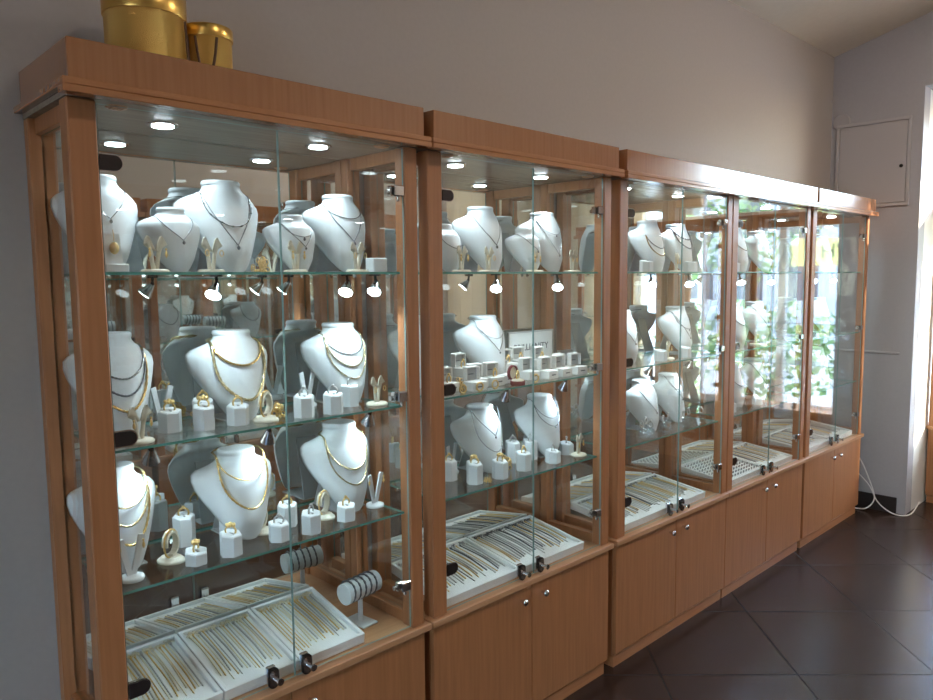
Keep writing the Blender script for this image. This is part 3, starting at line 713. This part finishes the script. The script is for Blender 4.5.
# square pendant display at the left edge and white block at the right edge of the top shelf
r = empty('pendant_display', spot(0, 0, .098, .24), 0, 'white upright pendant display at left edge of top shelf, nearest cabinet', 'pendant display')
MB().box(-.022, .022, -.024, .024, 0, .018, .002).build('base', WHITE, r)
MB().add([(-.010,-.018,.018),(.004,-.018,.018),(.004,.018,.018),(-.010,.018,.018),(-.014,-.016,.082),(-.006,-.016,.082),(-.006,.016,.082),(-.014,.016,.082)],
         [(0,3,2,1),(4,5,6,7),(0,1,5,4),(1,2,6,5),(2,3,7,6),(3,0,4,7)]).build('upright', WHITE, r)
o = MB().ball((0,0,-.011), .010, 8, sz=1.3); o.tube([(-.004,0,.028),(0,0,.012),(0,0,.004)], .0008, 5); o = o.build('pendant', GOLD)
o.location = (.240+.008, .098, SH[0]+.062); tag(o, 'round gold pendant hanging on the white display at left edge, top shelf', 'pendant')
tag(MB().box(-.02, .02, -.024, .024, 0, .04, .003).build('white_block', WHITE), 'white leatherette riser block at right edge of top shelf, nearest cabinet', 'riser block').location = spot(0, 0, .812, .22)

# ---- white ring boxes, sign and red box on the second cabinet's middle shelf
def wbox():
    r = empty('jewellery_box'); MB().box(-.022, .022, -.024, .024, 0, .026, .002).build('box_base', CARD, r)
    mb = MB().box(-.024, -.019, -.024, .024, .026, .066, .002); mb.box(-.019, -.006, -.024, -.021, .027, .064); mb.box(-.019, -.006, .021, .024, .027, .064); mb.box(-.019, -.006, -.021, .021, .061, .064)
    mb.build('box_lid', CARD, r); MB().box(-.019, -.0165, -.020, .020, .028, .060).build('lid_lining', GREYV, r)
    MB().box(-.0165, -.0158, -.009, .009, .042, .045).build('gold_print', DSILV, r)
    MB().box(.0221, .0226, -.010, .010, .011, .0145).build('front_print', DSILV, r); return r
spots_ = [(.17,.20,0),(.245,.245,0),(.30,.20,0),(.37,.21,0),(.30,.13,1),(.44,.19,0),(.50,.15,1),(.56,.20,0),(.62,.235,0),(.66,.17,1),(.70,.235,0),(.745,.20,0),(.79,.235,0),(.60,.12,1)]
ordn = ['first', 'second', 'third', 'fourth', 'fifth', 'sixth', 'seventh', 'eighth', 'ninth', 'tenth', 'eleventh', 'twelfth', 'thirteenth', 'fourteenth']
for i, (y, x, lift) in enumerate(sorted(spots_)):
    z = SH[1]
    if lift:
        tag(MB().box(-.024, .024, -.026, .026, 0, .030, .002).build('white_riser', CARD), 'low white card riser under the %s open box from left, middle shelf, second cabinet' % ordn[i], 'riser', 'white card risers').location = (x, CY[1]+y, z); z += .0302
    inst('wbox', wbox, (x, CY[1]+y, z), random.uniform(-.15, .15), 'open white jewellery box, %s from left on the %s' % (ordn[i], where(1, 1)), 'jewellery box', 'open white jewellery boxes').scale = (1.18,)*3
    if i % 2 == 0: inst('ringgold', ring_mesh('gold'), (x+.004, CY[1]+y, z+.0405), .3, 'gold ring in the open white box %s from left, middle shelf, second cabinet' % ordn[i], 'ring', 'rings in the white boxes')
for i, (y, x) in enumerate(((.17,.268),(.24,.272),(.31,.272),(.51,.272))):
    o = MB(); o.tube([(0, .014*math.cos(2*PI*k/16), .015+.013*math.sin(2*PI*k/16)) for k in range(16)], .0026, 6, True, twist=1); o = o.build('gold_bangle', GOLD); o.location = (x, CY[1]+y, SH[1]+.0005)
    tag(o, 'small upright gold bangle at the shelf front, %s from left, second cabinet' % ordn[i], 'bangle', 'small bangles at the shelf edge')
r = empty('red_ring_box', spot(1, 1, .430, .262), .1, 'open dark red ring box with round lid at front of middle shelf', 'ring box')
mb = MB(); mb.lathe([(.024,0),(.025,.003),(.025,.014)], n=24); mb.build('box_base', RED, r)
MB().lathe([(.021,.0142),(.020,.019),(.008,.021)], n=22).build('cushion', IVORY, r)
mb = MB(); n = 20; V = []
for i in range(n):
    a = 2*PI*i/n
    for rr, xx in ((.025,-.026),(.025,-.016),(.021,-.016),(.021,-.023)): V.append((xx, rr*math.cos(a), .040+rr*math.sin(a)))
mb.add(V, [(i*4+j, i*4+(j+1) % 4, ((i+1) % n)*4+(j+1) % 4, ((i+1) % n)*4+j) for i in range(n) for j in range(4)], 0, True); mb.add([V[i*4] for i in range(n)], [tuple(range(n))]); mb.build('lid', RED, r)
MB().cyl((-.0228,0,.040),(-.0220,0,.040),.0208,n=20).build('lid_lining', IVORY, r)
inst('ringgold', ring_mesh('gold'), (spot(1,1,.430,.262)[0], spot(1,1,.430,.262)[1], SH[1]+.030), .4, 'gold ring in the cushion of the open dark red ring box', 'ring')
# sign
r = empty('counter_sign', spot(1, 1, .735, .055), 0, 'white upright sign reading BRILLIANITY behind the ring boxes, second cabinet', 'sign')
MB().box(-.004, .003, -.125, .125, 0, .150, .001).build('board', CARD, r)
mb = MB(); mb.box(-.005, .006, -.130, .130, .150, .156, .001); mb.box(-.005, .006, -.130, -.125, 0, .150); mb.box(-.005, .006, .125, .130, 0, .150); mb.build('frame', SILV, r)
t = textmesh('BRILLIANITY', .036, INK, 'lettering', .0003); t.rotation_euler = (PI/2, 0, PI/2); t.location = (.0036, 0, .094); t.parent = r
r = empty('photo_frame', spot(1, 1, .80, .17), -.1, 'small silver-framed glass-fronted card at right end of middle shelf', 'frame')
mb = MB(); mb.box(-.003,.003,-.04,.04,0,.004); mb.box(-.003,.003,-.04,.04,.081,.085); mb.box(-.003,.003,-.04,-.036,.004,.081); mb.box(-.003,.003,.036,.04,.004,.081); mb.build('frame', SILV, r)
MB().box(-.002,.001,-.036,.036,.004,.081).build('card', GREYV, r); MB().box(.0012,.0018,-.018,.012,.045,.047).build('print', INK, r)

# ---- trays ------------------------------------------------------------------
TL = .272
def make_tray(w_):
    def f():
        r = empty('jewellery_tray'); mb = MB(); b = .0012
        mb.box(0, TL, 0, w_, 0, .006); mb.box(0, .010, 0, w_, .006, .030, b); mb.box(TL-.010, TL, 0, w_, .006, .030, b); mb.box(.010, TL-.010, 0, .010, .006, .030, b); mb.box(.010, TL-.010, w_-.010, w_, .006, .030, b)
        mb.build('tray_body', TRAYW, r)
        MB().box(.0105, TL-.0105, .0105, w_-.0105, .0062, .020, .001).build('pad', TRAYW, r); return r
    return f
def chain_mesh(L_, amp, r_, m_, seed):
    def f():
        rnd = random.Random(seed); n = 40; P = []
        a1, a2 = rnd.uniform(.4, 1), rnd.uniform(-.4, .4)
        for i in range(n+1): u = i/n; P.append((L_*u, amp*(a1*math.sin(PI*u)+.4*a2*math.sin(2.2*PI*u)), r_))
        mb = MB().tube(P, r_, 5, twist=1.7); mb.ball((-.002, 0, r_+.001), r_*2.2, 5); mb.tube([(-.006+.004*math.cos(t), .004*math.sin(t), r_+.0012) for t in [2*PI*k/8 for k in range(8)]], .0009, 4, True)
        return mb.build('chain', m_)
    return f
def tray(c, y0, w_, n, label, tilt=.165, x0=.009, kinds=4, rr=.0013, Lc=.20, skew=0, deco=None):
    # local x=0 is the raised back edge, x=TL the front
    z0 = ZL+.0008; rise = TL*math.sin(tilt)
    o = inst('tray%.3f' % w_, make_tray(w_), (x0, CY[c]+y0, z0+rise), 0, 'white open jewellery tray, %s' % label, 'jewellery tray', 'white jewellery trays', tilt=(0, tilt, 0))
    M0 = Matrix.Translation((x0, CY[c]+y0, z0+rise)) @ Matrix.Rotation(tilt, 4, 'Y')
    if deco == 'rings':
        for i in range(9):
            for j in range(n):
                p = M0 @ Vector((.030+i*.026, .022+j*(w_-.044)/(n-1), .0262))
                q = inst('rsmall', lambda: MB().tube([(.0, .0055*math.cos(2*PI*k/10), .0055*math.sin(2*PI*k/10)) for k in range(10)], .0016, 4, True).build('tray_ring', DSILV), p, 0,
                     'small dark ring pushed into the ring tray of the %s' % CN[c], 'ring', 'rings in the ring tray of the %s' % CN[c], tilt=(0, tilt, 0))
        return o
    for j in range(n):
        rnd = random.Random(j*17+int(y0*100)+c*91)
        y = .019+(w_-.038)*(j+.5)/n+rnd.uniform(-.0015, .0015); k = rnd.choice([0, 0, 1, 2]) if kinds == 4 else rnd.choice([1, 1, 3, 2])
        m_ = (PGOLD, SILV, GOLD, DSILV)[k]; v = rnd.randrange(3)
        key = 'chain%d_%d_%.4f_%.2f' % (k, v, rr, Lc)
        p = M0 @ Vector((.024+rnd.uniform(0, .012), y, .0202))
        q = inst(key, chain_mesh(Lc*(1-.06*v), .0015+.0015*v+(.006 if kinds == 3 else 0), rr*(1+.25*v), m_, k*7+v), p, 0, None, None, None, tilt=(0, tilt, skew))
        tag(q, 'thin chain lying in the %s' % ('white tray, '+label), 'chain', 'chains in the white tray, '+label)
        # clasp ends heaped along the back rim
    mb = MB(); rnd = random.Random(c*5+int(y0*100))
    for j in range(int(n*2.2)):
        q = Vector((.018+rnd.uniform(-.004, .006), .016+rnd.random()*(w_-.032), .0215+rnd.random()*.004)); a = rnd.uniform(0, PI)
        mb.tube([q+Vector((.005*math.cos(t)*math.cos(a), .005*math.cos(t)*math.sin(a), .0025*math.sin(t))) for t in [2*PI*k/7 for k in range(7)]], .0011, 4, True)
    h = mb.build('clasps', PGOLD if kinds == 4 else DSILV, o)
    return o
tray(0, .076, .205, 18, 'left one in nearest cabinet', tilt=.205)
tray(0, .285, .205, 18, 'middle one in nearest cabinet', tilt=.205)
tray(0, .494, .205, 18, 'right one in nearest cabinet', tilt=.205)
tray(1, .070, .350, 22, 'left one in second cabinet', kinds=3, rr=.0014, tilt=.16)
tray(1, .425, .350, 22, 'right one in second cabinet', kinds=3, rr=.0014, tilt=.16)
tray(2, .095, .650, 38, 'wide one in third cabinet', kinds=3, rr=.0014, tilt=.13)
tray(3, .070, .40, 13, 'with rings, in fourth cabinet', tilt=.12, deco='rings')
tray(3, .475, .34, 14, 'right one in fourth cabinet', kinds=3, tilt=.12)
tray(4, .070, .40, 14, 'left one in farthest cabinet', kinds=3, tilt=.12)
tray(4, .475, .34, 12, 'right one in farthest cabinet', kinds=3, tilt=.12)

# bracelet roll
def roll():
    r = empty('bracelet_roll'); MB().box(-.045, .045, -.028, .028, 0, .006, .002).build('base', WHITE, r)
    MB().cyl((0,0,.006),(0,0,.080),.008,.007,12).build('stem', WHITE, r)
    MB().cyl((0,-.062,.104),(0,.062,.108),.031,n=28).build('roll', WHITE, r)
    for k in range(5):
        y = -.046+k*.021; P = [(.0322*math.cos(2*PI*i/26), y+.002*math.sin(2*PI*i/26*2), .108+.0322*math.sin(2*PI*i/26)) for i in range(26)]
        MB().tube(P, .0026, 5, True, twist=1).build('bracelet', DSILV, r)
    return r
inst('roll', roll, (.165, .768, ZL), .12, 'white bracelet roll with silver bracelets at right of trays, nearest cabinet', 'bracelet roll')

# clear scalloped stands in the third cabinet, haze of stands farther on
def shell():
    mb = MB(); n = 20
    for k in range(9):
        a = PI*(.1+.8*k/8); mb.ball((.0, .026*math.cos(a), .012+.024*math.sin(a)), .0085, 6)
    mb.ball((0, 0, .014), .016, 8); mb.lathe([(.022,0),(.022,.004),(.012,.006)], n=18); return mb.build('clear_shell_stand', CRYS)
for i, (y, x) in enumerate(((.28,.235),(.36,.205),(.44,.24),(.52,.215),(.60,.245),(.68,.225),(.75,.25),(.31,.26))):
    o = inst('shell', shell, spot(2, 2, y, x), random.uniform(-.4, .4), 'clear plastic shell-shaped stand, %s from left, lower shelf, third cabinet' % ordn[i], 'jewellery stand', 'clear shell-shaped stands')
    inst('ringsilver', ring_mesh('silver'), (x, CY[2]+y, SH[2]+.0555), .2*i, 'silver ring on the clear shell stand %s from left, third cabinet' % ordn[i], 'ring', 'rings on clear stands')
# white ring towers in the third cabinet's middle shelf
for i, (c, s, y, x) in enumerate(((2,1,.42,.235),(2,1,.62,.235),(2,0,.30,.235),(2,0,.66,.235),(3,2,.2,.22),(3,2,.5,.22),(4,2,.3,.22),(4,2,.5,.22),(3,0,.2,.22),(4,0,.45,.22))):
    tag(inst('hex0.046', make_hex(.046), spot(c, s, y, x), 0), 'white hexagonal block near the front, %s of %s' % (('left half' if y < .45 else 'right half'), where(c, s)), 'ring stand', 'white hexagonal ring stands')

# ---- clip-on lamps beneath the top shelf -----------------------------------
def cliplamp(dv=(.38,-.50,-.74)):
    r = empty('clip_lamp'); mb = MB(); mb.box(-.014, .014, -.010, .010, -.004, -.0002, .001); mb.cyl((0,0,-.004),(.003,0,-.018),.004,n=8); mb.ball((.004,0,-.020), .006, 6); mb.build('clamp', BLACK, r)
    a = Vector((.004,0,-.022)); d = Vector(dv).normalized()
    MB().cyl(a, a+d*.034, .007, .0205, 18, caps=True).build('reflector', CHROME, r)
    MB().cyl(a+d*.0342, a+d*.0350, .018, n=18).build('lens', LAMP, r)
    return r
CLP = ((0, .345, .20), (0, .70, .235), (0, .795, .235), (1, .36, .23), (1, .675, .23), (2, .34, .23), (2, .645, .23), (3, .3, .2), (3, .65, .2), (4, .3, .2), (4, .6, .2))
cnt = {}
for c, y, x in CLP:
    cnt[c] = cnt.get(c, -1)+1; z = SH[0]-.006
    inst('clip', cliplamp, (x, CY[c]+y, z), 0, 'small clip-on lamp under the top glass shelf, %s from left, %s' % (ordn[cnt[c]], CN[c]), 'clip lamp', 'clip lamps under the top shelves')
    ld = bpy.data.lights.new('clip_light', 'SPOT'); ld.energy = 1.3; ld.spot_size = 2.0; ld.spot_blend = .6; ld.shadow_soft_size = .015; ld.color = (.72, .92, 1)
    lo = bpy.data.objects.new('clip_light', ld); COL.objects.link(lo); d = Vector((.15, .1, -1)); lo.location = (x+.020, CY[c]+y-.022, z-.062); lo.rotation_euler = Vector((-.15, .1, -1)).to_track_quat('-Z', 'Y').to_euler()

for c, y, x in ((0, .17, .20), (0, .47, .20), (0, .79, .20), (1, .44, .20), (1, .76, .20), (2, .40, .20), (2, .74, .20)):
    z = SH[1]-.006; cnt[c, 1] = cnt.get((c, 1), -1)+1
    inst('clipback', lambda: cliplamp((-.45, .1, -.80)), (x, CY[c]+y, z), 0, 'small backward-facing clip lamp under the middle shelf, %s from left, %s' % (ordn[cnt[c, 1]], CN[c]), 'clip lamp', 'clip lamps under the middle shelves')
    ld = bpy.data.lights.new('clip_light', 'SPOT'); ld.energy = .75; ld.spot_size = 2.4; ld.spot_blend = .6; ld.shadow_soft_size = .015; ld.color = (.66, .88, 1)
    lo = bpy.data.objects.new('clip_light', ld); COL.objects.link(lo); lo.location = (x-.022, CY[c]+y+.005, z-.066); lo.rotation_euler = Vector((-.12, 0, -1)).to_track_quat('-Z', 'Y').to_euler()
# ---- contents of the cabinets across the aisle (seen in mirrors) -----------
for i, y in enumerate(OPP):
    nm = ['closest', 'middle', 'window-end'][i]
    for s in range(3):
        for j, yy in enumerate((.17, .44, .71)):
            if (i+s+j) % 4 == 3: 
                inst('roll', roll, (2.52, y+yy, SH[s]), PI+.1, 'white bracelet roll with silver bracelets, %s aisle-side cabinet, %s shelf' % (nm, ['top', 'middle', 'lower'][s]), 'bracelet roll', 'bracelet rolls across the aisle'); continue
            inst('b%.3f' % BIG[0], make_bust(*BIG), (2.60, y+yy, SH[s]), PI, 'white bust in the %s aisle-side cabinet, %s shelf, %s' % (nm, ['top', 'middle', 'lower'][s], ['near', 'centre', 'far'][j]), 'jewellery bust', 'white busts across the aisle')
            q = make_necklace('U', BIG[0], BIG[1], .45, .0018, DSILV); q.location = (2.60, y+yy, SH[s]); q.rotation_euler = (0, 0, PI)
            tag(q, 'dark chain on the %s bust, %s shelf, %s aisle-side cabinet' % (['near', 'centre', 'far'][j], ['top', 'middle', 'lower'][s], nm), 'necklace', 'necklaces across the aisle')
    inst('tray0.350', make_tray(.350), (2.69, y+.80, ZL+.04), 0, 'white tray in the %s aisle-side cabinet, near half' % nm, 'jewellery tray', 'white trays across the aisle', tilt=(0, .13, PI))
    inst('tray0.350', make_tray(.350), (2.69, y+.44, ZL+.04), 0, 'white tray in the %s aisle-side cabinet, far half' % nm, 'jewellery tray', 'white trays across the aisle', tilt=(0, .13, PI))

# ---- portrait poster on the window-side wall (its reflection shows in the second cabinet)
SKIN = mat('printed_skin', (.62,.36,.26), .5); HAIR = mat('printed_hair', (.07,.035,.025), .5); LIPS = mat('printed_lips', (.42,.08,.07), .5); PBG = mat('printed_background', (.50,.44,.38), .5)
r = empty('portrait_poster', (3.03, YW-.004, 2.27), 0, 'poster of a dark-haired woman\'s face on the wall right of the window', 'poster')
MB().box(-.24, .24, -.004, .003, -.33, .33).build('sheet', PBG, r)
def oval(cx, cz, a, b, y, n=28): return MB().add([(cx+a*math.cos(2*PI*i/n), y, cz+b*math.sin(2*PI*i/n)) for i in range(n)]+[(cx+a*math.cos(2*PI*i/n), y-.0008, cz+b*math.sin(2*PI*i/n)) for i in range(n)],
    [tuple(range(n, 2*n))]+[(i, (i+1) % n, n+(i+1) % n, n+i) for i in range(n)])
oval(0, .04, .19, .26, -.0042).build('printed_hair', HAIR, r); oval(.02, .0, .11, .17, -.0052).build('printed_face', SKIN, r)
oval(.02, -.09, .038, .014, -.0062).build('printed_lips', LIPS, r)
for dx in (-.045, .045): oval(.02+dx, .05, .02, .009, -.0062).build('printed_eye', HAIR, r)

# ---- outside ---------------------------------------------------------------
GR = nz(mat('street_paving', (.45,.44,.42), .8), 5, (.42,.41,.40), (.52,.51,.48))
tag(MB().box(-30, 40, YW+.2, 60, -.25, -.15).build('street', GR), kind='structure')
tag(MB().box(XR+.25, 40, -30, YW+.2, -.25, -.15).build('street_side', GR), kind='structure')
LEAF = nz(mat('green_leaves', (.12,.26,.05), .6), 9, (.07,.19,.03), (.26,.40,.09)); BARK = mat('bark', (.16,.11,.08), .9)
def tree(x, y, h, cr, label, seed):
    rnd = random.Random(seed); r = empty('street_tree', (x, y, -.15), 0, label, 'tree', 'trees on the street')
    MB().tube([(0,0,0),(.03,.02,h*.3),(-.02,.03,h*.6),(0,0,h*.85)], [.11,.09,.07,.03], 8).build('trunk', BARK, r)
    mb = MB()
    for k in range(700):
        d = Vector((rnd.gauss(0,1), rnd.gauss(0,1), rnd.gauss(0,1))).normalized()*cr*rnd.random()**.4; d.z *= .9
        c = Vector((0,0,h*.78))+d; u = Vector((rnd.gauss(0,1), rnd.gauss(0,1), rnd.gauss(0,1))).normalized(); v = u.orthogonal().normalized(); s = rnd.uniform(.05, .11)
        mb.add([c-u*s, c+v*s*.5, c+u*s, c-v*s*.5], [(0,1,2,3)])
    mb.build('crown', LEAF, r)
def hedge(x, y, label, seed):
    rnd = random.Random(seed); r = empty('hedge_bush', (x, y, -.15), 0, label, 'bush', 'bushes outside the window')
    MB().cyl((0,0,0), (0,0,.5), .05, .03, 8).build('stem', BARK, r); mb = MB()
    for k in range(650):
        d = Vector((rnd.gauss(0,1), rnd.gauss(0,1), rnd.gauss(0,1))).normalized()*rnd.random()**.33
        c = Vector((d.x*1.1, d.y*.6, .75+d.z*.65)); u = Vector((rnd.gauss(0,1), rnd.gauss(0,1), rnd.gauss(0,1))).normalized(); v = u.orthogonal().normalized(); q = rnd.uniform(.04, .09)
        mb.add([c-u*q, c+v*q*.6, c+u*q, c-v*q*.6], [(0,1,2,3)])
    mb.build('foliage', LEAF, r)
for i, x in enumerate((.2, 2.6, 5.0)): hedge(x, 8.6, ['round bush outside the left part of the far window', 'round bush outside the middle of the far window', 'round bush outside right of the far window'][i], i)
for k, (x0, x1, hh, lb) in enumerate(((-9, .5, 5.2, 'pale apartment block across the street, left one'), (3.5, 14, 4.4, 'pale apartment block across the street, right one'))):
    hs = empty('apartment_building', ((x0+x1)/2, 24, -.15), 0, lb, 'building', 'buildings across the street'); q = (x1-x0)/2
    MB().box(-q, q, 0, 4, 0, hh, .02).build('wall', mat('pale_facade', (.72,.70,.66), .8), hs)
    for f_ in range(2):
        for j in range(5): MB().box(-q+.8+j*(2*q-1.6)/5, -q+1.9+j*(2*q-1.6)/5, -.02, 0, .9+f_*2, 2.2+f_*2).build('window', mat('facade_window', (.10,.12,.14), .1), hs)
tree(1.6, 10.5, 2.6, 1.0, 'leafy green street tree opposite the far window', 1)
tree(-1.8, 9.5, 2.2, .8, 'smaller green street tree left of the far window', 2)
tree(4.8, 12.5, 3.4, 1.2, 'taller street tree to the right of the far window', 3)
hs = empty('neighbouring_house', (8, 1, -.15), 0, 'pale rendered house across the side street, shading the side window', 'house')  # unseen house added to keep the sun off the side window
MB().box(-1.6, 2, -7, 6.5, 0, 4.6, .02).build('wall', mat('pale_render', (.75,.72,.66), .8), hs)
MB().box(-1.8, 2.2, -7.2, 6.6, 4.6, 4.8, .02).build('roof', mat('grey_roof', (.35,.33,.32), .8), hs)
for yy in (-4.5, -1.5, 1.5, 3.9): MB().box(-1.62, -1.6, yy-.5, yy+.5, 1.2, 2.6).build('window', mat('house_window', (.10,.12,.14), .1), hs)

# ---- room light: unseen fill lamps added on the ceiling over the aisle -------------------------
for i, (x, y, en) in enumerate(((2.0, -1.6, 3), (2.0, .9, 6), (2.0, 3.3, 24))):
    r = empty('ceiling_lamp', (x, y, zc(x)), 0, ['white round ceiling lamp over the entrance end', 'white round ceiling lamp over the middle of the aisle', 'white round ceiling lamp near the window end'][i], 'ceiling lamp', 'round ceiling lamps')
    MB().lathe([(.14,-.06),(.15,-.03),(.15,-.008)], n=28).build('shade', CARD, r)
    MB().lathe([(.11,-.0615),(.12,-.0602)], n=28).build('diffuser', mat('ceiling_lamp_glow', (1,1,1), .5, emit=(1,.86,.70), es=1.5), r)
    ld = bpy.data.lights.new('ceiling_light', 'AREA'); ld.shape = 'DISK'; ld.size = .24; ld.energy = en; ld.color = (1, .86, .72)
    lo = bpy.data.objects.new('ceiling_light', ld); COL.objects.link(lo); lo.parent = r; lo.location = (0, 0, -.064)
